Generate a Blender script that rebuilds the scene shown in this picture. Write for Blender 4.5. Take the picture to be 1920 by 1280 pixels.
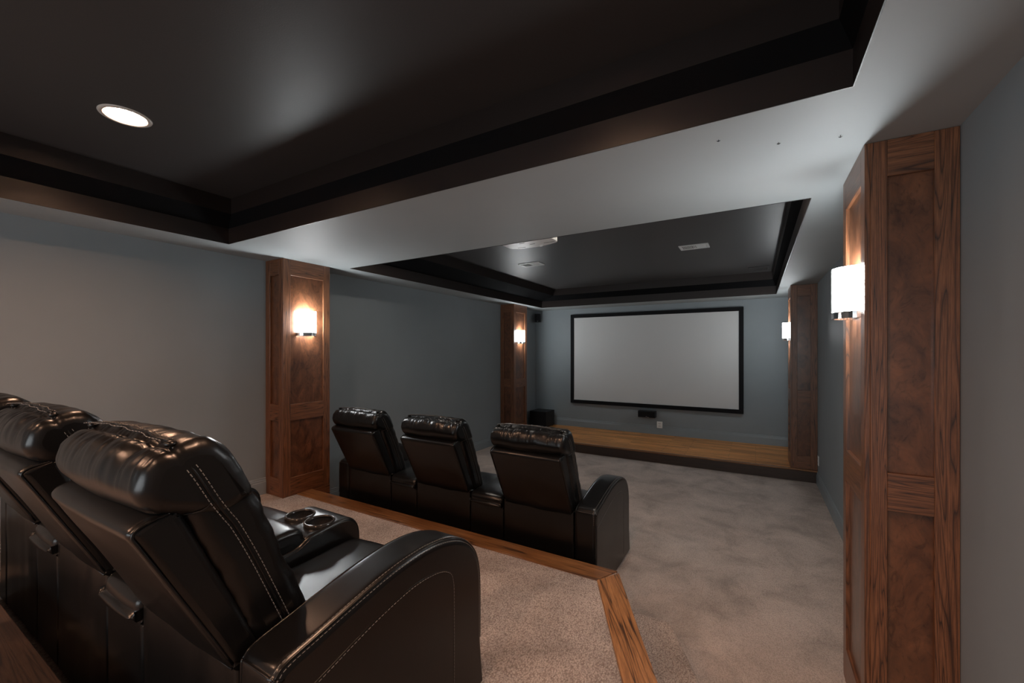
import bpy, bmesh, math, random
from mathutils import Vector, noise
random.seed(7)
for o in list(bpy.data.objects): bpy.data.objects.remove(o)
scn = bpy.context.scene
C = scn.collection
# ------------------------------------------------------------------ camera, world, exposure
cam = bpy.data.objects.new('camera', bpy.data.cameras.new('camera')); C.objects.link(cam)
cam.data.sensor_width = 36; cam.data.lens = 779.3/1920*36
cam.data.shift_y = 19.4/1920; cam.data.clip_start = 0.02
cam.location = (0, 0, 1.67); cam.rotation_euler = (math.pi/2, 0, 0.53)
scn.camera = cam
w = bpy.data.worlds.new('world'); scn.world = w; w.use_nodes = True
w.node_tree.nodes['Background'].inputs[0].default_value = (.5, .55, .6, 1)
w.node_tree.nodes['Background'].inputs[1].default_value = 0.0
scn.view_settings.view_transform = 'Standard'; scn.view_settings.look = 'None'
scn.view_settings.gamma = 1; scn.view_settings.use_curve_mapping = False
scn.view_settings.exposure = 0.0
scn.cycles.use_denoising = True
scn.cycles.max_bounces = 8; scn.cycles.diffuse_bounces = 5
scn.cycles.sample_clamp_indirect = 4
SCONCE_W = 3.5; SHADE_E = 60.0; CAN_E = 470.0; BACK_FILL_W = 85.0; FRONT_FILL_E = 120.0; REAR_FILL_E = 900.0  # back, front and rear values drive added fill lights
SCONCE_C = (0.86, 0.95, 1.0); CAN_C = (1.0, 0.57, 0.36); BACK_FILL_C = (.90, .96, 1.0); FRONT_FILL_C = (1.0, .90, .80)

# ------------------------------------------------------------------ materials
def nodes_of(m):
    m.use_nodes = True
    nt = m.node_tree
    return nt, nt.nodes['Principled BSDF']
def coord(nt, scale=(1,1,1), rot=(0,0,0), kind='Object'):
    tc = nt.nodes.new('ShaderNodeTexCoord'); mp = nt.nodes.new('ShaderNodeMapping')
    mp.inputs['Scale'].default_value = scale; mp.inputs['Rotation'].default_value = rot
    nt.links.new(tc.outputs[kind], mp.inputs['Vector']); return mp.outputs['Vector']
def noise_node(nt, vec, scale, detail=4, rough=.55, dist=0):
    n = nt.nodes.new('ShaderNodeTexNoise'); n.inputs['Scale'].default_value = scale
    n.inputs['Detail'].default_value = detail; n.inputs['Roughness'].default_value = rough
    n.inputs['Distortion'].default_value = dist
    nt.links.new(vec, n.inputs['Vector']); return n.outputs['Fac']
def ramp(nt, fac, stops):
    r = nt.nodes.new('ShaderNodeValToRGB'); els = r.color_ramp.elements
    while len(els) < len(stops): els.new(0.5)
    for e, (p, c) in zip(els, stops): e.position = p; e.color = (*c, 1)
    nt.links.new(fac, r.inputs[0]); return r.outputs[0]
def mix(nt, a, b, fac, mode='MIX'):
    n = nt.nodes.new('ShaderNodeMix'); n.data_type = 'RGBA'; n.blend_type = mode
    for s, v in ((n.inputs[0], fac), (n.inputs[6], a), (n.inputs[7], b)):
        if hasattr(v, 'type') or hasattr(v, 'is_output'): nt.links.new(v, s)
        else: s.default_value = v
    return n.outputs[2]
def bump(nt, b, h, strength, dist=.01):
    n = nt.nodes.new('ShaderNodeBump'); n.inputs['Strength'].default_value = strength
    n.inputs['Distance'].default_value = dist
    nt.links.new(h, n.inputs['Height']); nt.links.new(n.outputs[0], b.inputs['Normal'])
def plain(name, col, rough=.5, metal=0, spec=.5, em=None, es=0):
    m = bpy.data.materials.new(name); nt, b = nodes_of(m)
    b.inputs['Base Color'].default_value = (*col, 1); b.inputs['Roughness'].default_value = rough
    b.inputs['Metallic'].default_value = metal; b.inputs['Specular IOR Level'].default_value = spec
    if em: b.inputs['Emission Color'].default_value = (*em, 1); b.inputs['Emission Strength'].default_value = es
    return m
def paint(name, col, rough=.55, bs=.08, var=.04, spec=.4):
    m = bpy.data.materials.new(name); nt, b = nodes_of(m)
    v = coord(nt)
    big = noise_node(nt, v, 1.3, 3)
    c0 = tuple(max(0, c*(1-var)) for c in col); c1 = tuple(c*(1+var) for c in col)
    nt.links.new(ramp(nt, big, [(.3, c0), (.7, c1)]), b.inputs['Base Color'])
    b.inputs['Roughness'].default_value = rough; b.inputs['Specular IOR Level'].default_value = spec
    bump(nt, b, noise_node(nt, v, 160, 3), bs, .002)
    return m
def wood(name, light, mid, dark, axis='z', rough=.42, grain=1.0, spec=.5, fr_n=17):
    m = bpy.data.materials.new(name); nt, b = nodes_of(m)
    along = {'x': 0, 'y': 1, 'z': 2}[axis]
    s = [1.0]*3; s[along] = .040
    v = coord(nt, tuple(x*1.0 for x in s))
    w_ = nt.nodes.new('ShaderNodeTexNoise'); w_.inputs['Scale'].default_value = 13; w_.inputs['Detail'].default_value = 2
    w_.inputs['Distortion'].default_value = .6; nt.links.new(v, w_.inputs['Vector'])
    mul = nt.nodes.new('ShaderNodeMath'); mul.operation = 'MULTIPLY'; mul.inputs[1].default_value = fr_n
    nt.links.new(w_.outputs['Fac'], mul.inputs[0])
    fr = nt.nodes.new('ShaderNodeMath'); fr.operation = 'FRACT'; nt.links.new(mul.outputs[0], fr.inputs[0])
    col = ramp(nt, fr.outputs[0], [(0, dark), (.12, mid), (.6, light), (.93, mid), (1, dark)])
    s2 = [1.0]*3; s2[along] = .03
    v2 = coord(nt, tuple(s2))
    pores = noise_node(nt, v2, 260, 3, .7)
    pc = ramp(nt, pores, [(.40, (.45, .42, .40)), (.56, (1, 1, 1))])
    c = mix(nt, col, pc, .75*grain, 'MULTIPLY')
    nt.links.new(c, b.inputs['Base Color'])
    b.inputs['Coat Weight'].default_value = .35; b.inputs['Coat Roughness'].default_value = .28
    b.inputs['Roughness'].default_value = rough; b.inputs['Specular IOR Level'].default_value = spec
    bump(nt, b, pores, .25*grain, .002)
    return m
def burl(name, light, dark, rough=.35):
    m = bpy.data.materials.new(name); nt, b = nodes_of(m)
    v = coord(nt, (1, 1, .55))
    a = noise_node(nt, v, 7, 6, .6, 1.6); c = noise_node(nt, v, 22, 4, .6, 2.2)
    col = ramp(nt, a, [(.28, dark), (.52, tuple((x+y)/2 for x, y in zip(light, dark))), (.75, light)])
    sp = ramp(nt, c, [(.30, (.5, .45, .4)), (.45, (1, 1, 1)), (.75, (1.25, 1.15, 1.05))])
    nt.links.new(mix(nt, col, sp, .8, 'MULTIPLY'), b.inputs['Base Color'])
    b.inputs['Coat Weight'].default_value = .5; b.inputs['Coat Roughness'].default_value = .25
    b.inputs['Roughness'].default_value = rough
    bump(nt, b, c, .12, .002)
    return m
def carpet(name, base, weave):
    m = bpy.data.materials.new(name); nt, b = nodes_of(m)
    v = coord(nt)
    big = noise_node(nt, v, 2.6, 5, .62, .5)
    fine = noise_node(nt, v, 260 if weave < 1 else 140, 3, .7)
    vo = nt.nodes.new('ShaderNodeTexVoronoi'); vo.inputs['Scale'].default_value = 170
    vv = coord(nt, (1, .62, 1), (0, 0, .6)); nt.links.new(vv, vo.inputs['Vector'])
    lo = tuple(c*.70 for c in base); hi = tuple(c*1.22 for c in base)
    col = ramp(nt, big, [(.32, lo), (.5, base), (.68, hi)])
    f = ramp(nt, fine, [(.3, (.62, .58, .56)), (.65, (1.25, 1.22, 1.2))])
    col = mix(nt, col, f, .75, 'MULTIPLY')
    wv = ramp(nt, vo.outputs['Distance'], [(.0, (1.3, 1.28, 1.25)), (.45, (.95, .93, .92)), (.75, (.55, .50, .48))])
    col = mix(nt, col, wv, .35+.5*weave if weave >= 1 else .4, 'MULTIPLY')
    nt.links.new(col, b.inputs['Base Color'])
    b.inputs['Roughness'].default_value = .95; b.inputs['Specular IOR Level'].default_value = .1
    b.inputs['Sheen Weight'].default_value = .15
    inv = nt.nodes.new('ShaderNodeMath'); inv.operation = 'SUBTRACT'; inv.inputs[0].default_value = 1
    nt.links.new(vo.outputs['Distance'], inv.inputs[1])
    bump(nt, b, inv.outputs[0], .7, .006)
    return m
def leather(name, col=(.0042, .0040, .0041)):
    m = bpy.data.materials.new(name); nt, b = nodes_of(m)
    v = coord(nt)
    b.inputs['Base Color'].default_value = (*col, 1)
    r = noise_node(nt, v, 5, 4)
    rr = nt.nodes.new('ShaderNodeMapRange'); rr.inputs[3].default_value = .25; rr.inputs[4].default_value = .33
    nt.links.new(r, rr.inputs[0]); nt.links.new(rr.outputs[0], b.inputs['Roughness'])
    b.inputs['Specular IOR Level'].default_value = .42
    bump(nt, b, noise_node(nt, v, 330, 2, .6), .12, .001)
    return m
M = {}
M['wall'] = paint('wall_paint', (.235, .264, .280), .60)
M['soffit'] = paint('soffit_paint', (.36, .385, .39), .60)
M['base'] = paint('baseboard_paint', (.245, .280, .300), .38, .02)
M['tray'] = paint('tray_paint', (.017, .012, .0105), .42, .08, .04, .3)
M['tray_step'] = paint('tray_step_paint', (.005, .005, .0055), .9, .05, .04, .05)  # near-black colour puts the shade of the sloped step into its paint
M['tray_top'] = paint('tray_ceiling_paint', (.045, .042, .042), .46, .14, .04, .38)
M['carpet'] = carpet('floor_carpet', (.50, .44, .40), .5)
M['berber'] = carpet('platform_carpet', (.40, .355, .325), 1.0)
OL, OM, OD = (.25, .098, .041), (.16, .060, .024), (.040, .015, .007)
for ax in 'xyz': M['oak_'+ax] = wood('stained_oak_'+ax, OL, OM, OD, ax)
for ax in 'xy': M['trim_'+ax] = wood('honey_oak_'+ax, (.30, .135, .048), (.20, .085, .028), (.035, .015, .007), ax, .36, fr_n=9)
M['trim_d'] = wood('honey_oak_diagonal', (.46, .215, .080), (.34, .150, .052), (.030, .012, .006), 'x', .36, fr_n=12)
M['burl'] = burl('stained_veneer', (.22, .088, .040), (.050, .019, .010), .30)
M['stage_face'] = wood('stage_riser_wood', (.050, .026, .015), (.034, .017, .010), (.015, .008, .005), 'x', .5, .6)
def planks(name):
    m = bpy.data.materials.new(name); nt, b = nodes_of(m)
    v = coord(nt)
    br = nt.nodes.new('ShaderNodeTexBrick'); nt.links.new(v, br.inputs['Vector'])
    br.inputs['Scale'].default_value = 1; br.inputs['Brick Width'].default_value = .9; br.inputs['Row Height'].default_value = .075
    br.inputs['Mortar Size'].default_value = .0016; br.offset = .37
    br.inputs['Color1'].default_value = (.74, .36, .125, 1); br.inputs['Color2'].default_value = (.46, .21, .066, 1)
    br.inputs['Mortar'].default_value = (.03, .015, .008, 1)
    g = noise_node(nt, coord(nt, (.06, 1, 1)), 45, 5, .65, .4)
    gc = ramp(nt, g, [(.34, (.45, .38, .32)), (.55, (1.35, 1.25, 1.15))])
    nt.links.new(mix(nt, br.outputs['Color'], gc, .8, 'MULTIPLY'), b.inputs['Base Color'])
    b.inputs['Roughness'].default_value = .42; bump(nt, b, g, .1, .002)
    return m
M['planks'] = planks('stage_planks')
M['leather'] = leather('black_leather')
M['thread'] = plain('grey_thread', (.16, .155, .15), .7)
M['screen'] = paint('projection_fabric', (.60, .605, .60), .75, .0, .01, .2)
M['velvet'] = plain('black_velvet', (.006, .006, .007), .8, 0, .2)
M['black'] = plain('black_vinyl', (.008, .008, .009), .5)
M['grille'] = plain('black_speaker_cloth', (.012, .012, .013), .9, 0, .1)
M['chrome'] = plain('chrome', (.6, .6, .6), .12, 1)
M['white'] = plain('white_plastic', (.85, .86, .85), .4)
M['proj'] = plain('projector_plastic', (.80, .80, .78), .35)
M['slot'] = plain('dark_slot', (.02, .02, .02), .6)
M['vent'] = plain('vent_enamel', (.78, .80, .80), .45)
M['cupring'] = plain('cup_ring', (.03, .03, .03), .15, .3)
M['shade'] = plain('lit_glass_shade', (.8, .8, .8), .4, 0, .3, (0.93, .98, 1.0), SHADE_E)
M['bulb'] = plain('lit_bulb', (.9, .9, .9), .4, 0, .3, (0.93, .98, 1.0), 10)
M['can_lens'] = plain('lit_lens', (.9, .9, .9), .4, 0, .3, CAN_C, CAN_E)
M['rear_lens'] = plain('lit_rear_lens', (.9, .9, .9), .4, 0, .3, CAN_C, REAR_FILL_E)
M['front_lens'] = plain('lit_front_lens', (.9, .9, .9), .4, 0, .3, FRONT_FILL_C, FRONT_FILL_E)
M['can_in'] = plain('white_reflector', (.75, .74, .70), .35)
M['ring'] = plain('white_trim_ring', (.55, .53, .50), .4)
M['screw'] = plain('dark_screw', (.02, .02, .02), .5, .5)
M['logo'] = plain('grey_badge', (.35, .35, .36), .3, .6)

# ------------------------------------------------------------------ mesh helpers
def link(name, bm, mat, parent=None, smooth=False):
    me = bpy.data.meshes.new(name); bmesh.ops.recalc_face_normals(bm, faces=bm.faces); bm.to_mesh(me); bm.free()
    for mm in (mat if isinstance(mat, (list, tuple)) else [mat]): me.materials.append(mm)
    if smooth:
        for p in me.polygons: p.use_smooth = True
    o = bpy.data.objects.new(name, me); C.objects.link(o)
    if parent is not None: o.parent = parent
    return o
def add_box(bm, x0, x1, y0, y1, z0, z1, bev=0, seg=2, mi=0):
    vs = [bm.verts.new((x, y, z)) for z in (z0, z1) for x, y in ((x0, y0), (x1, y0), (x1, y1), (x0, y1))]
    fs = [bm.faces.new([vs[i] for i in f]) for f in ((3,2,1,0), (4,5,6,7), (0,1,5,4), (1,2,6,5), (2,3,7,6), (3,0,4,7))]
    for f in fs: f.material_index = mi
    if bev:
        es = list({e for f in fs for e in f.edges})
        bmesh.ops.bevel(bm, geom=es, offset=bev, segments=seg, profile=.5, affect='EDGES')
def box(name, x0, x1, y0, y1, z0, z1, mat, parent=None, bev=0, seg=2):
    bm = bmesh.new(); add_box(bm, x0, x1, y0, y1, z0, z1, bev, seg); return link(name, bm, mat, parent)
def add_prism(bm, poly, z0, z1):
    a = [bm.verts.new((x, y, z0)) for x, y in poly]; b = [bm.verts.new((x, y, z1)) for x, y in poly]
    bm.faces.new(a[::-1]); bm.faces.new(b); n = len(poly)
    for i in range(n): bm.faces.new((a[i], a[(i+1) % n], b[(i+1) % n], b[i]))
def prism(name, poly, z0, z1, mat, parent=None, bev=0):
    bm = bmesh.new(); add_prism(bm, poly, z0, z1)
    if bev: bmesh.ops.bevel(bm, geom=list(bm.edges), offset=bev, segments=2, profile=.5, affect='EDGES')
    return link(name, bm, mat, parent)
def add_tube(bm, pts, r, n=6, closed=False):
    pts = [Vector(p) for p in pts]; N = len(pts); rings = []
    prev = None
    for i, p in enumerate(pts):
        a = pts[(i-1) % N] if (closed or i > 0) else p
        b = pts[(i+1) % N] if (closed or i < N-1) else p
        t = (b-a).normalized()
        if prev is None:
            up = Vector((0, 0, 1)) if abs(t.z) < .9 else Vector((1, 0, 0))
            nrm = t.cross(up).normalized()
        else: nrm = (prev - t*prev.dot(t)).normalized()
        prev = nrm; bi = t.cross(nrm)
        rings.append([bm.verts.new(p + nrm*math.cos(2*math.pi*k/n)*r + bi*math.sin(2*math.pi*k/n)*r) for k in range(n)])
    for i in range(N if closed else N-1):
        A, B = rings[i], rings[(i+1) % N]
        for k in range(n): bm.faces.new((A[k], A[(k+1) % n], B[(k+1) % n], B[k]))
    if not closed: bm.faces.new(rings[0][::-1]); bm.faces.new(rings[-1])
def add_lathe(bm, prof, n=40, cx=0, cy=0, close=False):
    rings = [[bm.verts.new((cx+r*math.cos(2*math.pi*k/n), cy+r*math.sin(2*math.pi*k/n), z)) for k in range(n)] for r, z in prof]
    m = len(rings)
    for i in range(m if close else m-1):
        A, B = rings[i], rings[(i+1) % m]
        for k in range(n): bm.faces.new((A[k], A[(k+1) % n], B[(k+1) % n], B[k]))
    return rings
def smooth_closed(pts, per=6):
    out = []; N = len(pts)
    for i in range(N):
        p0, p1, p2, p3 = (Vector((*pts[(i+j-1) % N], 0)) for j in range(4))
        for k in range(per):
            t = k/per
            q = .5*((2*p1) + (-p0+p2)*t + (2*p0-5*p1+4*p2-p3)*t*t + (-p0+3*p1-3*p2+p3)*t**3)
            out.append((q.x, q.y))
    return out
def smooth_open(pts, per=8):
    out = []; N = len(pts)
    for i in range(N-1):
        P = [Vector(pts[max(0, min(N-1, i+j-1))]) for j in range(4)]
        for k in range(per):
            t = k/per
            out.append(.5*((2*P[1]) + (-P[0]+P[2])*t + (2*P[0]-5*P[1]+4*P[2]-P[3])*t*t + (-P[0]+3*P[1]-3*P[2]+P[3])*t**3))
    out.append(Vector(pts[-1])); return out
def poly_normals(pr):
    N = len(pr); area = sum(pr[i][0]*pr[(i+1) % N][1]-pr[(i+1) % N][0]*pr[i][1] for i in range(N)); s = 1 if area > 0 else -1
    ns = []
    for i in range(N):
        a, b = pr[i-1], pr[(i+1) % N]; dx, dy = b[0]-a[0], b[1]-a[1]; L = math.hypot(dx, dy) or 1
        ns.append((s*dy/L, -s*dx/L))
    return ns
def loft(name, prof, hw, end_r, mat, parent, cx=0, nx=18, puff=0, wrinkle=None, per=6, sharp=False):
    """a stuffed or boxy body: profile in (y, z) swept along x from cx-hw to cx+hw with rounded ends"""
    pr = prof if sharp else smooth_closed(prof, per)
    ns = poly_normals(pr); N = len(pr)
    xs = []
    for k in range(7): xs.append((-hw + end_r*(1-math.cos(k/6*math.pi/2)), end_r*(1-math.sin(k/6*math.pi/2))))
    mid = [(-hw+end_r + (2*hw-2*end_r)*k/nx, 0) for k in range(1, nx)]
    st = xs + mid + [(-x, i) for x, i in xs[::-1]]
    bm = bmesh.new(); rings = []
    for x, ins in st:
        t = x/hw; pf = puff*(1-t*t)
        ring = []
        for (y, z), (ny, nz) in zip(pr, ns):
            d = pf - ins*min(1, max(0, (z-.02)/.12))
            if wrinkle: d += wrinkle(x, y, z, t)
            ring.append(bm.verts.new((cx+x, y+ny*d, z+nz*d)))
        rings.append(ring)
    for A, B in zip(rings[:-1], rings[1:]):
        for k in range(N): bm.faces.new((A[k], A[(k+1) % N], B[(k+1) % N], B[k]))
    caps = [bm.faces.new([bm.verts.new(v.co) for v in rr]) for rr in (rings[0][::-1], rings[-1])]
    ci = [f.index for f in caps]; bm.faces.index_update(); ci = [f.index for f in caps]
    o = link(name, bm, mat, parent, True)
    for i in ci: o.data.polygons[i].use_smooth = False
    return o
def tube(name, pts, r, mat, parent, closed=False, n=6):
    bm = bmesh.new(); add_tube(bm, pts, r, n, closed); return link(name, bm, mat, parent, True)
def stitches(name, paths, mat, parent, gap=.0125, length=.008, r=.0011):
    bm = bmesh.new()
    for pts in paths:
        pts = [Vector(p) for p in pts]; cum = [0]
        for a, b in zip(pts[:-1], pts[1:]): cum.append(cum[-1]+(b-a).length)
        def at(d):
            i = 0
            while i < len(cum)-2 and cum[i+1] < d: i += 1
            L = cum[i+1]-cum[i] or 1
            return pts[i]+(pts[i+1]-pts[i])*((d-cum[i])/L)
        for k in range(int((cum[-1]-length)/gap)+1): add_tube(bm, [at(k*gap), at(k*gap+length)], r, 4)
    return link(name, bm, mat, parent)
def empty(name, label=None, cat=None, loc=(0,0,0), rz=0, group=None):
    o = bpy.data.objects.new(name, None); C.objects.link(o); o.location = loc; o.rotation_euler = (0, 0, rz); o.empty_display_size = .1
    if label: o['label'] = label
    if cat: o['category'] = cat
    if group: o['group'] = group
    return o
def copy_tree(o, parent=None):
    c = o.copy(); C.objects.link(c); c.parent = parent
    for ch in [x for x in bpy.data.objects if x.parent == o]: copy_tree(ch, c)
    return c
def struct(o): o['kind'] = 'structure'; return o
def bake_bool(o, cutters):
    for c in cutters:
        m = o.modifiers.new('cut', 'BOOLEAN'); m.operation = 'DIFFERENCE'; m.object = c; m.solver = 'EXACT'
    dg = bpy.context.evaluated_depsgraph_get(); dg.update()
    me = bpy.data.meshes.new_from_object(o.evaluated_get(dg))
    o.modifiers.clear(); o.data = me
    for c in cutters: bpy.data.objects.remove(c)

# ------------------------------------------------------------------ the room
XL, XR, YB, YF, S, TOP = -4.06, .68, -3.0, 7.918, 2.54, 2.875
P, P3, SZ = .315, .63, .161
struct(box('floor', XL-.1, XR+.1, YB-.1, YF+.1, -.1, 0, M['carpet']))
struct(box('wall_left', XL-.12, XL, YB-.1, YF+.1, 0, TOP+.1, M['wall']))
struct(box('wall_right', XR, XR+.12, YB-.1, YF+.1, 0, TOP+.1, M['wall']))
struct(box('wall_front', XL, XR, YF, YF+.12, 0, TOP+.1, M['wall']))
# wide opening added in the back wall, so an unseen room behind gives fill
OX0, OX1, OZ1 = -3.45, .25, 2.25
bm = bmesh.new(); add_box(bm, XL, OX0, YB-.12, YB, 0, TOP+.1); add_box(bm, OX1, XR, YB-.12, YB, 0, TOP+.1); add_box(bm, OX0, OX1, YB-.12, YB, OZ1, TOP+.1)
add_box(bm, OX0, OX1, YB-.12, YB, 0, P3-.005)
struct(link('wall_back', bm, M['wall']))
bm = bmesh.new(); add_box(bm, XL-.1, XR+.1, YB-2.2, YB-2.1, 0, TOP+.1); add_box(bm, XL-.2, XL-.1, YB-2.1, YB-.12, 0, TOP+.1); add_box(bm, XR+.1, XR+.2, YB-2.1, YB-.12, 0, TOP+.1)
struct(link('wall_adjoining', bm, M['soffit']))  # walls, and the next ceiling and floor, enclose the added fill light
struct(box('ceiling', XL-.1, XR+.1, YB-2.1, YB-.1, TOP, TOP+.1, M['soffit'])); struct(box('floor', XL-.1, XR+.1, YB-2.1, YB-.1, P, P3-.003, M['carpet']))
bl = bpy.data.lights.new('adjoining_room_light', 'AREA'); bl.shape = 'RECTANGLE'; bl.size = 3.6; bl.size_y = 1.5; bl.energy = BACK_FILL_W; bl.color = BACK_FILL_C  # fill area light added behind the opening, not a fitting
bo = bpy.data.objects.new('adjoining_room_light', bl); C.objects.link(bo); bo.location = (-1.6, YB-1.0, 1.5); bo.rotation_euler = (math.pi/2, 0, 0)
T1 = (-3.67, .279, -2.1, 1.741); T2 = (-3.652, .273, 2.883, 7.391)
bm = bmesh.new()
for a in ((XL, XR, YB, T1[2]), (XL, T1[0], T1[2], T1[3]), (T1[1], XR, T1[2], T1[3]), (XL, XR, T1[3], T2[2]),
          (XL, T2[0], T2[2], T2[3]), (T2[1], XR, T2[2], T2[3]), (XL, XR, T2[3], YF)):
    add_box(bm, *a, S, TOP+.1)
struct(link('ceiling', bm, M['soffit']))
def ring_face(bm, r0, z0, r1, z1, mi):
    def c(r, z): return [(r[0], r[2], z), (r[1], r[2], z), (r[1], r[3], z), (r[0], r[3], z)]
    A = [bm.verts.new(p) for p in c(r0, z0)]; B = [bm.verts.new(p) for p in c(r1, z1)]
    for k in range(4):
        f = bm.faces.new((A[k], A[(k+1) % 4], B[(k+1) % 4], B[k])); f.material_index = mi
def tray(idx, T, ins, lights):
    e = .004
    r0 = (T[0]+e, T[1]-e, T[2]+e, T[3]-e)
    r1 = (r0[0]+ins[0], r0[1]-ins[1], r0[2]+ins[2], r0[3]-ins[3])
    bm = bmesh.new()
    ring_face(bm, T, S-.002, r0, S-.002, 0)
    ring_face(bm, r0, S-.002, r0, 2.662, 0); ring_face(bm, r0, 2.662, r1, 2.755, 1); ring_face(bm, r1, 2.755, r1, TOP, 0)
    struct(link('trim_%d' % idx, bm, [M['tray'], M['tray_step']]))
    c = struct(box('ceiling', r1[0]-.02, r1[1]+.02, r1[2]-.02, r1[3]+.02, TOP, TOP+.02, M['tray_top']))
    if lights:
        cuts = []
        for x, y in lights:
            bmc = bmesh.new(); add_prism(bmc, [(x+.088*math.cos(t*math.pi/24), y+.088*math.sin(t*math.pi/24)) for t in range(48)], TOP-.05, TOP+.1)
            cuts.append(link('cut', bmc, M['tray_top']))
        bake_bool(c, cuts)
LIGHTS = [(-2.78, .835), (-.62, .835), (-2.78, -1.05), (-.62, -1.05)]  # last two are unseen, added as fill behind the seats
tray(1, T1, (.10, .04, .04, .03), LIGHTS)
FRONT_FILLS = [(-3.0, 3.28), (-1.05, 3.28), (-.25, 3.28)]  # unseen lights added behind the beam to brighten the front floor
tray(2, T2, (.28, .045, .06, .06), FRONT_FILLS)

# platforms
D0 = (-.737, 2.529); dd = Vector((.407, -.816)).normalized()
def along(p, t): return (p[0]+dd.x*t, p[1]+dd.y*t)
tE = (XR-D0[0])/dd.x; E0 = along(D0, tE)
struct(prism('floor', [(XL, YB), (XR, YB), (XR, E0[1]), (D0[0], D0[1]), (XL, D0[1])], 0, P-.003, M['berber']))
nn = Vector((-dd.y, dd.x)); nn = nn if nn.x > 0 else -nn      # towards the aisle
so = nn*.262
q0 = (D0[0]+so.x, D0[1]+so.y)
tt = (2.455-q0[1])/dd.y
sA = along(q0, tt); tB = (XR-.005-q0[0])/dd.x; sB = along(q0, tB)
struct(prism('floor', [(D0[0]+.04, 2.455), (sA[0], sA[1]), (sB[0], sB[1]), (XR-.005, E0[1]+.02), (D0[0]+.06, D0[1]-.10)], 0, .157, M['berber'], None, .012))
# wooden edge boards: mitred corner
tw = .148
bis_in = (-.812, 2.381)
struct(prism('trim_3', [(XL, D0[1]+.012), (D0[0]+.003, D0[1]+.012), bis_in, (XL, bis_in[1])], P-.022, P+.004, M['trim_x'], None, .003))
i1 = (bis_in[0]+dd.x*(tE+.05), bis_in[1]+dd.y*(tE+.05))
# the diagonal board gets its own local frame so that its grain runs along it
ang = math.atan2(dd.y, dd.x)
def loc2(p): v = Vector((p[0]-D0[0], p[1]-D0[1])); return (v.x*math.cos(-ang)-v.y*math.sin(-ang), v.x*math.sin(-ang)+v.y*math.cos(-ang))
L = tE-.02
dg_ = prism('trim_4', [(0.012, .012), (L, .012), (L, loc2(bis_in)[1]), loc2(bis_in)], P-.022, P+.004, M['trim_d'], None, .003)
dg_.location = (D0[0], D0[1], 0); dg_.rotation_euler = (0, 0, ang); struct(dg_)
struct(prism('floor', [(XL, YB), (-.95, YB), (-.95, .40), (XL, .40)], P, P3-.003, M['berber']))
struct(prism('trim_5', [(XL, .26), (-.93, .26), (-.93, .412), (XL, .412)], P3-.022, P3+.004, M['stage_face'], None, .003))

# baseboards
def baseboard(name, ax, c, a, b, z, side, mat=M['base']):
    """moulded board running along an axis, standing out of a wall plane at c towards side"""
    prof = [(0, 0), (.016, 0), (.016, .112), (.012, .118), (.012, .130), (.008, .136), (.008, .150), (0, .155)]
    bm = bmesh.new(); R = []
    for t in (a, b):
        R.append([bm.verts.new((c+side*d, t, z+h) if ax == 'y' else (t, c+side*d, z+h)) for d, h in prof])
    n = len(prof)
    for k in range(n): bm.faces.new((R[0][k], R[0][(k+1) % n], R[1][(k+1) % n], R[1][k]))
    bm.faces.new(R[0]); bm.faces.new(R[1][::-1])
    return struct(link(name, bm, mat))
baseboard('baseboard_left', 'y', XL, .42, 2.246, P, 1)
baseboard('baseboard_left', 'y', XL, 2.742, 6.50, 0, 1)
baseboard('baseboard_right', 'y', XR, 2.745, 6.50, 0, -1)
baseboard('baseboard_front', 'x', YF, XL, XR, SZ, -1)

# stage
st = empty('wooden_stage', 'low wooden stage under the projection screen, plank deck and dark front board', 'stage', (0, 0, 0))
box('deck', XL, XR, 6.535, YF, .04, SZ, M['planks'], st)
box('riser', XL, XR, 6.510, 6.535, 0, SZ-.024, M['stage_face'], st)
box('nosing', XL, XR, 6.490, 6.535, SZ-.024, SZ+.001, M['trim_x'], st, .006)

# ------------------------------------------------------------------ panelled pilasters
def pilaster(label, y0, side, zb, low=None):
    """side -1: on the left wall, +1: on the right wall"""
    Wd, Dp = .49, .286
    wallx = XL if side < 0 else XR
    r = empty('wood_pilaster', label, 'column', (wallx, y0, zb), 0, 'panelled wooden pilasters')
    H = S - zb; s = -side                                       # s points from the wall into the room
    def b(name, xa, xb, ya, yb, za, zb_, mat, bev=.0015):
        x0, x1 = sorted((s*xa, s*xb)); return box(name, x0, x1, ya, yb, za, zb_, mat, r, bev, 1)
    t = .018
    b('core', .002, Dp-t, t, Wd-t, 0, H, M['burl'], 0)
    R = [(0, .165+.003), (1.02-zb, 1.175-zb), (2.39-zb, H-.001)]
    sw = .072
    for ya, yb in ((0, sw), (Wd-sw, Wd)): b('stile', Dp-t, Dp, ya, yb, 0, H-.001, M['oak_z'])
    for za, zc in R: b('rail', Dp-t, Dp, sw, Wd-sw, za, zc, M['oak_y'])
    for fy in (0, Wd-t):
        b('stile', Dp-t-.001-sw+t, Dp-t, fy, fy+t, 0, H-.001, M['oak_z'])
        b('stile', .001, .001+sw, fy, fy+t, 0, H-.001, M['oak_z'])
        for za, zc in R: b('rail', .001+sw, Dp-.001-sw, fy, fy+t, za, zc, M['oak_x'])
    # veneer panels set back in the frames
    for za, zc in ((R[0][1], R[1][0]), (R[1][1], R[2][0])):
        b('panel', Dp-t-.0005, Dp-t+.003, sw, Wd-sw, za, zc, M['burl'], 0)
    if low:
        x0, x1 = sorted((s*.002, s*Dp)); box('plinth', x0, x1, D0[1]+.018-y0, Wd, -zb, -.001, M['oak_y'], r)
    return r
pilaster('wood panelled pilaster on the left wall beside the seating platform edge', 2.248, -1, P, True)
pilaster('large wood panelled pilaster on the right wall beside the aisle, nearest the viewer', 2.248, 1, 0)
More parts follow.
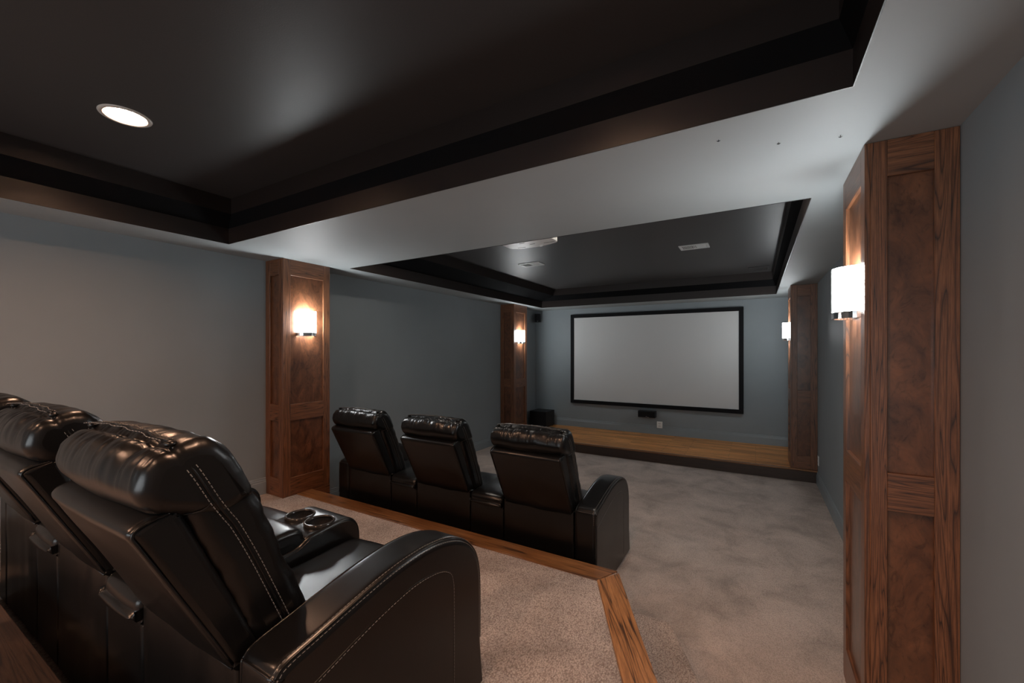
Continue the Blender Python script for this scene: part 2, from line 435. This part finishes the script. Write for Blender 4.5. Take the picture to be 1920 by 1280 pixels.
pilaster('wood panelled pilaster on the stage, beside the black subwoofer', 6.512, -1, SZ+.002)
pilaster('dark wood panelled pilaster on the stage, at the right wall beyond the outlet', 6.512, 1, SZ+.002)

# ------------------------------------------------------------------ sconces
def make_sconce():
    r = empty('wall_sconce')
    def arc(a, b_, n=20): return [(a*math.sin(math.pi*k/n), -b_*math.cos(math.pi*k/n)) for k in range(n+1)]
    def shell(bm, a, b_, t, z0, z1):
        o_, i_ = arc(a, b_), arc(a-t, b_-t)
        ring = o_ + i_[::-1]
        add_prism(bm, ring, z0, z1)
    # local x is away from the column face
    bm = bmesh.new(); shell(bm, .092, .096, .004, .0, .205); link('glass_shade', bm, M['shade'], r, False)
    bm = bmesh.new(); shell(bm, .094, .098, .008, -.032, -.001); link('chrome_band', bm, M['chrome'], r, False)
    box('back_plate', 0, .008, -.06, .06, -.03, .20, M['chrome'], r, .002)
    bm = bmesh.new(); add_tube(bm, [(.008, 0, .06), (.045, 0, .06), (.045, 0, .10)], .008, 8); link('lamp_holder', bm, M['chrome'], r, True)
    bm = bmesh.new(); bmesh.ops.create_uvsphere(bm, u_segments=16, v_segments=10, radius=.018)
    bmesh.ops.translate(bm, verts=bm.verts, vec=(.045, 0, .12)); link('bulb', bm, M['bulb'], r, True)
    return r
def lamp(parent, loc):
    d = bpy.data.lights.new('sconce_light', 'POINT'); d.energy = SCONCE_W; d.color = SCONCE_C; d.shadow_soft_size = .02
    o = bpy.data.objects.new('sconce_light', d); C.objects.link(o); o.parent = parent; o.location = loc
sc0 = make_sconce()
SC = [(-3.775-.018+.004, 2.462+.02, 0, 'lit white sconce on the left pilaster by the seating platform'),
      (-3.775-.018+.004, 6.757, 0, 'small lit white sconce on the pilaster beside the subwoofer'),
      (.394+.018-.004, 2.494, math.pi, 'large lit white sconce on the nearest right-hand pilaster, seen edge-on'),
      (.394+.018-.004, 6.757, math.pi, 'small lit white sconce on the dark pilaster right of the projection screen')]
for i, (x, y, a, lb) in enumerate(SC):
    s_ = sc0 if i == 0 else copy_tree(sc0)
    s_.location = (x, y, 1.857); s_.rotation_euler = (0, 0, a); s_['label'] = lb; s_['category'] = 'wall lamp'; s_['group'] = 'sconces on the pilasters'
for s_ in [o for o in C.objects if o.name.startswith('wall_sconce')]: lamp(s_, (.048, 0, .165))

# ------------------------------------------------------------------ recessed ceiling lights
def make_can():
    r = empty('recessed_light')
    bm = bmesh.new(); add_lathe(bm, [(.083, .0), (.083, -.002), (.088, -.007), (.104, -.004), (.106, 0), (.104, .001)], 48, close=True); link('trim_ring', bm, M['ring'], r, True)
    bm = bmesh.new(); add_lathe(bm, [(.083, -.002), (.081, .01), (.074, .048), (.0745, .055), (.0875, .055), (.0875, .001)], 48); link('reflector', bm, M['can_in'], r, True)
    bm = bmesh.new(); add_lathe(bm, [(.0001, .040), (.05, .040), (.0735, .043), (.0735, .052), (.0001, .052)], 40); link('lens', bm, M['can_lens'], r, True)
    return r
c0 = make_can()
CL = ['round recessed light in the dark ceiling above the back row',
      'recessed ceiling light in the dark ceiling above the right aisle', 'recessed ceiling light behind the back row, left side',
      'recessed ceiling light behind the back row, right side']
for i, (x, y) in enumerate(LIGHTS):
    c = c0 if i == 0 else copy_tree(c0)
    c.location = (x, y, TOP); c['label'] = CL[i]; c['category'] = 'ceiling light'; c['group'] = 'recessed lights in the raised ceiling'
    if i >= 2:
        for ch in C.objects:
            if ch.parent == c and ch.name.startswith('lens'): ch.data = ch.data.copy(); ch.data.materials[0] = M['rear_lens']

bpy.context.view_layer.update()
FL = ['recessed ceiling light behind the beam over the front row, left end', 'recessed ceiling light behind the beam beside the projector', 'recessed ceiling light behind the beam over the aisle']
for i, (x, y) in enumerate(FRONT_FILLS):
    c = copy_tree(c0); c.location = (x, y, TOP); c['label'] = FL[i]; c['category'] = 'ceiling light'; c['group'] = 'recessed lights behind the beam'
    for ch in C.objects:
        if ch.parent == c and ch.name.startswith('lens'): ch.data = ch.data.copy(); ch.data.materials[0] = M['front_lens']

# ------------------------------------------------------------------ projection screen
sc = empty('projection_screen', 'large grey projection screen in a black frame on the front wall', 'screen', (-1.70, YF, 1.53))
x0, x1, z0, z1 = -1.53, 1.53, -.888, .888; fw = .068
bm = bmesh.new(); add_box(bm, x0+fw-.01, x1-fw+.01, -.045, -.036, z0+fw-.01, z1-fw+.01); link('screen_fabric', bm, M['screen'], sc)
for a in ((x0, x1, z1-fw, z1), (x0, x1, z0, z0+fw), (x0, x0+fw, z0+fw, z1-fw), (x1-fw, x1, z0+fw, z1-fw)):
    bm = bmesh.new(); add_box(bm, a[0], a[1], -.062, -.018, a[2], a[3], .004, 1); link('frame_bar', bm, M['velvet'], sc)
for x in (-1.2, 1.2): box('wall_bracket', x-.05, x+.05, -.03, -.001, .75, .82, M['black'], sc)

# speakers
def speaker_box(r, w, d, h, front=-1, badge=True, bev=.004):
    box('cabinet', -w/2, w/2, -d/2+.015, d/2, 0, h, M['black'], r, bev)
    box('grille', -w/2+.006, w/2-.006, -d/2, -d/2+.016, .006, h-.006, M['grille'], r, .003)
    if badge: box('badge', -.012, .012, -d/2-.002, -d/2, .016, .022, M['logo'], r)
r = empty('subwoofer', 'large black cube subwoofer standing on the stage in the corner', 'speaker', (-3.765, 7.64, SZ+.012))
speaker_box(r, .37, .40, .305)
for sx in (-1, 1):
    for sy in (-1, 1): box('foot', sx*.15-.02, sx*.15+.02, sy*.16-.02, sy*.16+.02, -.011, 0, M['black'], r)
r = empty('satellite_speaker', 'small black speaker mounted high in the corner beside the screen', 'speaker', (-3.945, 7.80, 2.29), .42)
speaker_box(r, .125, .14, .175)
bm = bmesh.new(); add_tube(bm, [(0, .06, .09), (-.02, .11, .09), (-.045, .155, .09)], .008, 8); link('wall_bracket', bm, M['black'], r, True)
r = empty('centre_speaker', 'small black centre speaker on the wall just under the screen', 'speaker', (-1.715, 7.83, .474))
speaker_box(r, .305, .15, .115)
box('wall_bracket', -.05, .05, .07, YF-7.831, .03, .09, M['black'], r)
box('trim_cap', .014, .050, -.078, -.074, .006, .012, M['chrome'], r)
# wall plates
r = empty('wall_plate', 'white wall plate on the front wall below the small centre speaker', 'outlet', (-1.51, YF-.001, .28))
box('plate', -.048, .048, -.020, 0, .0, .118, M['white'], r, .003)
for zz in (.035, .083):
    for xx in (-.011, .011): box('slot', xx-.003, xx+.003, -.0212, -.0198, zz-.008, zz+.008, M['slot'], r)
box('cover_screw', -.002, .002, -.0215, -.0198, .057, .061, M['screw'], r)
r = empty('wall_outlet', 'white outlet plate low on the right wall in front of the stage', 'outlet', (XR-.001, 6.40, .255))
box('plate', -.008, 0, -.038, .038, 0, .118, M['white'], r, .003)
for zz in (.035, .083):
    for yy in (-.008, .008): box('slot', -.0088, -.0078, yy-.002, yy+.002, zz-.007, zz+.007, M['slot'], r)

# projector
r = empty('projector', 'white projector hanging from the dark ceiling over the front row', 'projector', (-1.68, 3.08, 2.60))
pl = [(-.24, -.18), (.24, -.18), (.24, .13), (.225, .165), (.15, .195), (.05, .212), (-.05, .212), (-.15, .20), (-.225, .18), (-.24, .15)]
prism('body', pl, .0, .115, M['proj'], r, .010)
bm = bmesh.new()
add_lathe(bm, [(.0001, 0), (.034, 0), (.040, .004), (.040, .03), (.034, .036), (.0001, .036)], 24)
bmesh.ops.rotate(bm, verts=bm.verts, matrix=__import__('mathutils').Matrix.Rotation(-math.pi/2, 3, 'X'))
bmesh.ops.translate(bm, verts=bm.verts, vec=(.10, .19, .06)); link('lens', bm, M['black'], r, True)
for x, y, wd in ((-.12, .165, .08), (-.05, .04, .05), (.02, .10, .05), (.17, .12, .10)):
    box('vent_slot', x-wd/2, x+wd/2, y-.003, y+.003, -.0012, .0002, M['slot'], r)
bm = bmesh.new(); add_lathe(bm, [(.0001, -.012), (.014, -.012), (.016, -.002), (.012, .0), (.0001, 0)], 16, .07, .165); link('adjuster_foot', bm, M['white'], r, True)
for k in range(5): box('vent_slot', .2395, .2408, -.10+k*.03, -.085+k*.03, .03, .085, M['slot'], r)
box('mount_plate', -.08, .08, -.08, .08, .116, .124, M['black'], r, .002)
bm = bmesh.new(); add_tube(bm, [(0, 0, .124), (0, 0, TOP-2.60-.006)], .018, 12); link('mount_pole', bm, M['black'], r, True)
box('ceiling_plate', -.06, .06, -.06, .06, TOP-2.60-.008, TOP-2.60-.0005, M['black'], r, .002)

# ceiling registers
def vent(label, cx, cy, w_, d_, mat, group=None):
    r = empty('ceiling_vent', label, 'vent', (cx, cy, TOP-.0005), 0, group)
    bm = bmesh.new(); t = .026
    for a in ((-w_/2, w_/2, -d_/2, -d_/2+t), (-w_/2, w_/2, d_/2-t, d_/2), (-w_/2, -w_/2+t, -d_/2+t, d_/2-t), (w_/2-t, w_/2, -d_/2+t, d_/2-t)):
        add_box(bm, *a, -.010, 0, .002, 1)
    link('vent_frame', bm, mat, r)
    box('duct', -w_/2+t, w_/2-t, -d_/2+t, d_/2-t, -.0008, 0, M['slot'], r)
    bm = bmesh.new(); n = 16
    for k in range(n):
        x = -w_/2+t+(k+.5)*(w_-2*t)/n; lean = .006 if k < n*.4 else (-.006 if k >= n*.6 else 0)
        v = [bm.verts.new(p) for p in ((x-lean-.0045, -d_/2+t, -.002), (x+lean-.0035, -d_/2+t, -.009), (x+lean-.0035, d_/2-t, -.009), (x-lean-.0045, d_/2-t, -.002))]
        v2 = [bm.verts.new(q.co+Vector((.003 if lean else .009, 0, 0))) for q in v]
        bm.faces.new(v); bm.faces.new(v2[::-1])
        for i in range(4): bm.faces.new((v[i], v[(i+1) % 4], v2[(i+1) % 4], v2[i]))
    link('louvre', bm, mat, r)
    box('damper_lever', w_/2-t-.004, w_/2-t+.004, -.004, .004, -.016, -.009, mat, r)
vent('white ceiling vent in the dark ceiling near the projector', -2.655, 5.06, .31, .21, M['vent'], 'white ceiling registers')
vent('white ceiling vent right of the projector, over the aisle side', -.605, 5.15, .31, .21, M['vent'], 'white ceiling registers')
vent('dark painted ceiling vent near the far right corner of the raised ceiling', .04, 6.98, .26, .30, M['tray_top'])
for i, (x, y) in enumerate(((-.131, 1.90), (.083, 2.051), (.295, 2.111))):
    bm = bmesh.new(); add_tube(bm, [(-.006, 0, -.004), (0, 0, -.007), (.005, .003, -.003)], .0016, 6); add_tube(bm, [(0, 0, -.007), (0, 0, 0)], .0014, 6)
    o = link('ceiling_hook', bm, M['screw'], None, True); o.location = (x, y, S-.0002)
    o['label'] = ['tiny dark hook in the pale soffit, farthest from the right wall', 'tiny dark hook in the pale soffit, middle one of three', 'tiny dark hook in the pale soffit, nearest the large right pilaster'][i]
    o['category'] = 'hook'; o['group'] = 'tiny hooks in the soffit'

# ------------------------------------------------------------------ recliners  (local: x centre, y forward, z up)
LE = M['leather']
def nz(x, y, z, s, seed=0): return noise.noise(Vector((x*s+seed, y*s+seed*2, z*s-seed)))
def wr_pillow(x, y, z, t):
    edge = max(0, abs(t)-.55)/.45
    ridge = max(0, 1-abs(z-1.12)/.075)
    st = noise.noise(Vector((x*42, y*9, z*6))); st = 1-2.2*abs(st)
    st2 = noise.noise(Vector((x*18+7, y*10, z*9)))
    seam = -.010*math.exp(-((y+.128)/.010)**2)*(1 if z > 1.08 else 0)
    return .004*nz(x, y, z, 9, 3) + .0048*st*ridge + .006*st2*ridge + seam + .006*edge*(1-2*abs(nz(x, y, z, 22, 1)))*ridge
def wr_back(x, y, z, t):
    edge = min(1, max(0, abs(t)-.35)/.5)
    return .0035*nz(x, y, z, 9, 1) + .006*edge*(1-2*abs(nz(x*.4, y, z*1.6, 15, 8)))
def wr_seat(x, y, z, t): return .004*nz(x, y, z, 6, 2)
def wr_soft(x, y, z, t): return .0025*nz(x, y, z, 7, 4)
HW = .28
PIL = [(-.105, .978), (-.165, 1.005), (-.192, 1.055), (-.172, 1.110), (-.120, 1.140), (-.060, 1.145), (-.010, 1.105), (.028, 1.045), (.045, .985), (-.03, .955)]
BCK = [(.055, .575), (.100, .535), (.170, .535), (.208, .588), (.172, .690), (.118, .830), (.064, .965), (.020, 1.050), (-.040, 1.045), (-.100, .985), (-.050, .850), (.010, .700)]
SHL = [(-.002, .560), (-.055, .668), (-.130, .820), (-.186, .930), (-.204, .966), (-.192, .984), (-.160, .997), (-.118, 1.004), (-.104, .985), (-.050, .860), (.040, .660), (.080, .560), (.040, .545)]
BAS = [(.0, .03), (.0, .30), (.0, .555), (.012, .570), (.06, .572), (.30, .44), (.60, .40), (.78, .38), (.79, .03), (.4, .03)]
SEA = [(.10, .40), (.11, .47), (.18, .485), (.34, .468), (.52, .462), (.68, .470), (.78, .468), (.835, .440), (.855, .385), (.845, .335), (.78, .325), (.40, .35)]
FTR = [(.80, .05), (.845, .05), (.858, .12), (.858, .26), (.848, .318), (.80, .32)]
ARM = [(.0, .02), (.0, .3), (.0, .56), (.010, .598), (.040, .618), (.12, .636), (.24, .662), (.36, .684), (.48, .694), (.58, .690), (.67, .670), (.75, .632), (.81, .575), (.842, .500), (.852, .40), (.852, .2), (.852, .02), (.4, .02)]
def footed(pr, k0, k1, per=6):
    """smooth the corners pr[k0:k1], keep the straight sides and the flat foot as they are"""
    arc_ = [(p.y, p.z) for p in smooth_open([(0, y, z) for y, z in pr[k0:k1]], per)]
    return [tuple(p) for p in pr[:k0]] + arc_ + [tuple(p) for p in pr[k1:]]
def arm(parent, side):
    cx = side*(HW+.002+.0775); hw = .0775
    a = loft('armrest', footed(ARM, 1, 16), hw, .027, LE, parent, cx, 8, 0, lambda x, y, z, t: .0015*nz(x, y, z, 8, 6) if z > .5 else 0, 6, sharp=True)
    ns_src = smooth_open([(0, y, z) for y, z in ARM[1:16]], 5)
    def offs(d, xx, lo=None):
        out = []
        for i, p in enumerate(ns_src):
            q0, q1 = ns_src[max(0, i-1)], ns_src[min(len(ns_src)-1, i+1)]
            t = (q1-q0).normalized(); n = Vector((0, -t.z, t.y))
            if n.y*(p.y-.42) + n.z*(p.z-.3) < 0: n = -n
            out.append(Vector((xx, p.y+n.y*d, p.z+n.z*d)))
        return out
    for sx in (-1, 1):
        tube('piping', offs(-.0068, cx+sx*(hw-.0085)), .0032, LE, a)
    edge = cx+side*hw
    inner = [(edge+side*.0005, y, z) for y, z in ((.03, .50), (.14, .530), (.30, .572), (.45, .596), (.56, .590), (.63, .565), (.66, .52), (.665, .40), (.665, .06))]
    ip = smooth_open(inner, 6)
    tube('piping', [(p.x-side*.0010, p.y, p.z) for p in ip], .0013, LE, a)
    for path in [offs(-.0128, cx+side*(hw-.0035))[4:], [(p.x, p.y+.004, p.z-.006) for p in ip], offs(-.0012, cx+side*(hw-.0165))[4:]]:
        stitches('stitching', [path], M['thread'], a)
    loft('arm_foot', [(.04, .0), (.04, .025), (.81, .025), (.81, 0)], .06, .002, M['black'], a, cx, 2, sharp=True)
def make_recliner():
    r = empty('theater_recliner')
    b = loft('base', footed(BAS, 1, 8), HW-.002, .012, LE, r, 0, 16, 0, lambda x, y, z, t: (.004*nz(x*2, y, z*.4, 5, 9) if y < .05 else 0), 4, sharp=True)
    tube('piping', [(x, -.001+.0*x, .560) for x in (-.262, -.1, .1, .262)], .003, LE, b)
    s = loft('seat_cushion', SEA, HW-.004, .030, LE, r, 0, 22, .006, wr_seat, 6)
    loft('footrest', FTR, HW-.006, .014, LE, r, 0, 8, .003, None, 4)
    sh = loft('back_shell', SHL, HW-.008, .022, LE, r, 0, 14, .004, wr_soft, 5)
    for sx in (-1, 1):
        xx = sx*(HW-.012)
        tube('piping', smooth_open([(xx, -.002, .575), (xx, -.125, .82), (xx, -.183, .935), (xx, -.196, .966), (xx, -.180, .984), (xx, -.13, .996)], 6), .0034, LE, sh)
    bk = loft('back_cushion', BCK, HW-.002, .040, LE, r, 0, 40, .012, wr_back, 8)
    hp = loft('head_pillow', PIL, HW+.006, .036, LE, r, 0, 72, .010, wr_pillow, 8)
    # seam over the crest of the pillow with a gathered corner at each side, then down both side edges
    cr = [( x, -.128+.004*math.sin(x*60), 1.153 + .012*(1-(x/.24)**2)) for x in [k*.02-.24 for k in range(25)]]
    tube('seam', cr, .003, LE, hp)
    stitches('stitching', [[(a, b_-.012, c_+.0015) for a, b_, c_ in cr], [(a, b_+.012, c_+.001) for a, b_, c_ in cr]], M['thread'], hp)
    for sx in (-1, 1):
        pts = smooth_open([(sx*.254, -.121, 1.140), (sx*.277, -.108, 1.112), (sx*.2868, -.085, 1.070), (sx*.2872, -.052, 1.005), (sx*.2850, -.024, .958), (sx*.2800, .000, .920), (sx*.2790, .043, .828), (sx*.2790, .090, .715), (sx*.2785, .135, .604), (sx*.274, .150, .565)], 8)
        tube('side_seam', pts, .0028, LE, bk)
        stitches('stitching', [[(p.x+sx*.0022, p.y+.009, p.z+.004) for p in pts], [(p.x+sx*.0022, p.y-.009, p.z-.004) for p in pts]], M['thread'], bk)
        tube('pillow_piping', smooth_open([(sx*.262, -.105, .982), (sx*.283, -.075, .985), (sx*.284, -.048, 1.000), (sx*.281, -.010, 1.008)], 6), .0026, LE, hp)
        bm = bmesh.new(); bmesh.ops.create_uvsphere(bm, u_segments=12, v_segments=8, radius=.013)
        bmesh.ops.scale(bm, verts=bm.verts, vec=(1, 1, .6)); bmesh.ops.translate(bm, verts=bm.verts, vec=(sx*.246, -.122, 1.146)); link('corner_gather', bm, LE, hp, True)
    return r
def make_console():
    r = empty('seat_console')
    hw = .152
    CON = [(.0, .03), (.0, .25), (.0, .485), (.012, .503), (.06, .508), (.30, .512), (.50, .520), (.57, .548), (.66, .560), (.75, .566), (.805, .548), (.838, .500), (.846, .42), (.846, .2), (.846, .03), (.4, .03)]
    b = loft('console_body', footed(CON, 1, 14), hw, .016, LE, r, 0, 16, 0, None, 6, sharp=True)
    cuts = []
    for sx in (-1, 1):
        bmc = bmesh.new(); add_lathe(bmc, [(.0001, .47), (.056, .47), (.056, .62), (.0001, .62)], 40, sx*.074, .675)
        bmesh.ops.remove_doubles(bmc, verts=bmc.verts, dist=.0003); cuts.append(link('cut', bmc, LE))
    bake_bool(b, cuts)
    for sx in (-1, 1):
        bm = bmesh.new(); rr = add_lathe(bm, [(.055, .545), (.057, .566), (.062, .5715), (.068, .568), (.069, .555)], 40, sx*.074, .675)
        cr = link('cup_ring', bm, M['cupring'], r, True)
        bm = bmesh.new(); add_lathe(bm, [(.0555, .560), (.054, .474), (.0001, .472)], 32, sx*.074, .675); link('cup_well', bm, M['black'], cr, True)
    LID = [(-.004, .512), (-.010, .530), (-.004, .560), (.030, .580), (.12, .590), (.30, .592), (.46, .596), (.525, .592), (.552, .572), (.556, .545), (.545, .522), (.3, .515)]
    l = loft('armrest_lid', LID, hw-.008, .022, LE, r, 0, 14, .008, wr_soft, 6)
    for sx in (-1, 1):
        tube('piping', smooth_open([(sx*(hw-.014), 0, .556), (sx*(hw-.014), .05, .575), (sx*(hw-.014), .3, .583), (sx*(hw-.014), .5, .585), (sx*(hw-.014), .55, .560)], 6), .0028, LE, l)
        pp = smooth_open([(sx*(hw-.003), .0, .490), (sx*(hw-.003), .30, .502), (sx*(hw-.003), .50, .511), (sx*(hw-.003), .58, .539), (sx*(hw-.003), .75, .556), (sx*(hw-.003), .80, .538), (sx*(hw-.003), .828, .495), (sx*(hw-.003), .836, .42), (sx*(hw-.003), .836, .30), (sx*(hw-.003), .836, .06)], 6)
        tube('piping', pp, .0018, LE, b)
        stitches('stitching', [[(p.x+sx*.002, p.y, p.z-.007) for p in pp[:-18]]], M['thread'], b)
    return r
rc0 = make_recliner(); cn0 = make_console()
arm_r = make_recliner; first = {'r': True, 'c': True}
def place(kind, x, y, z, label, group):
    src = rc0 if kind == 'r' else cn0
    o = src if first[kind] else copy_tree(src); first[kind] = False
    o.location = (x, y, z); o['label'] = label; o['category'] = 'recliner' if kind == 'r' else 'console'; o['group'] = group
    return o
ROWS = [(-1.115, .545, P, 'back', 'black leather recliners of the back row', 'consoles of the back row'),
        (-1.066, 2.65, 0, 'front', 'black leather recliners of the front row', 'consoles of the front row')]
LBL = {'back': ['black leather recliner in the back row, nearest the viewer, with the large curved armrest',
                'black leather recliner in the back row, middle one, behind the big head pillow',
                'black leather recliner in the back row, farthest left, cut off by the picture edge'],
       'front': ['black leather recliner in the front row at the aisle end, with a curved armrest',
                 'black leather recliner in the middle of the front row',
                 'black leather recliner in the front row nearest the left wall pilaster']}
CLB = {'back': ['black leather console with two cup holders beside the nearest recliner', 'black console between the middle and far recliners of the back row'],
       'front': ['black leather console left of the aisle-end recliner in the front row', 'black leather console between the middle and far recliners of the front row']}
for xr, y, z, nm, g1, g2 in ROWS:
    seats = []
    for i in range(3):
        seats.append(place('r', xr-HW-i*.870, y, z, LBL[nm][i], g1))
        if i < 2: place('c', xr-2*HW-.155-i*.870, y, z, CLB[nm][i], g2)
    ROWS_SEATS = globals().setdefault('ROWS_SEATS', []); ROWS_SEATS.append(seats)
for seats in ROWS_SEATS:
    arm(seats[0], 1); arm(seats[2], -1)
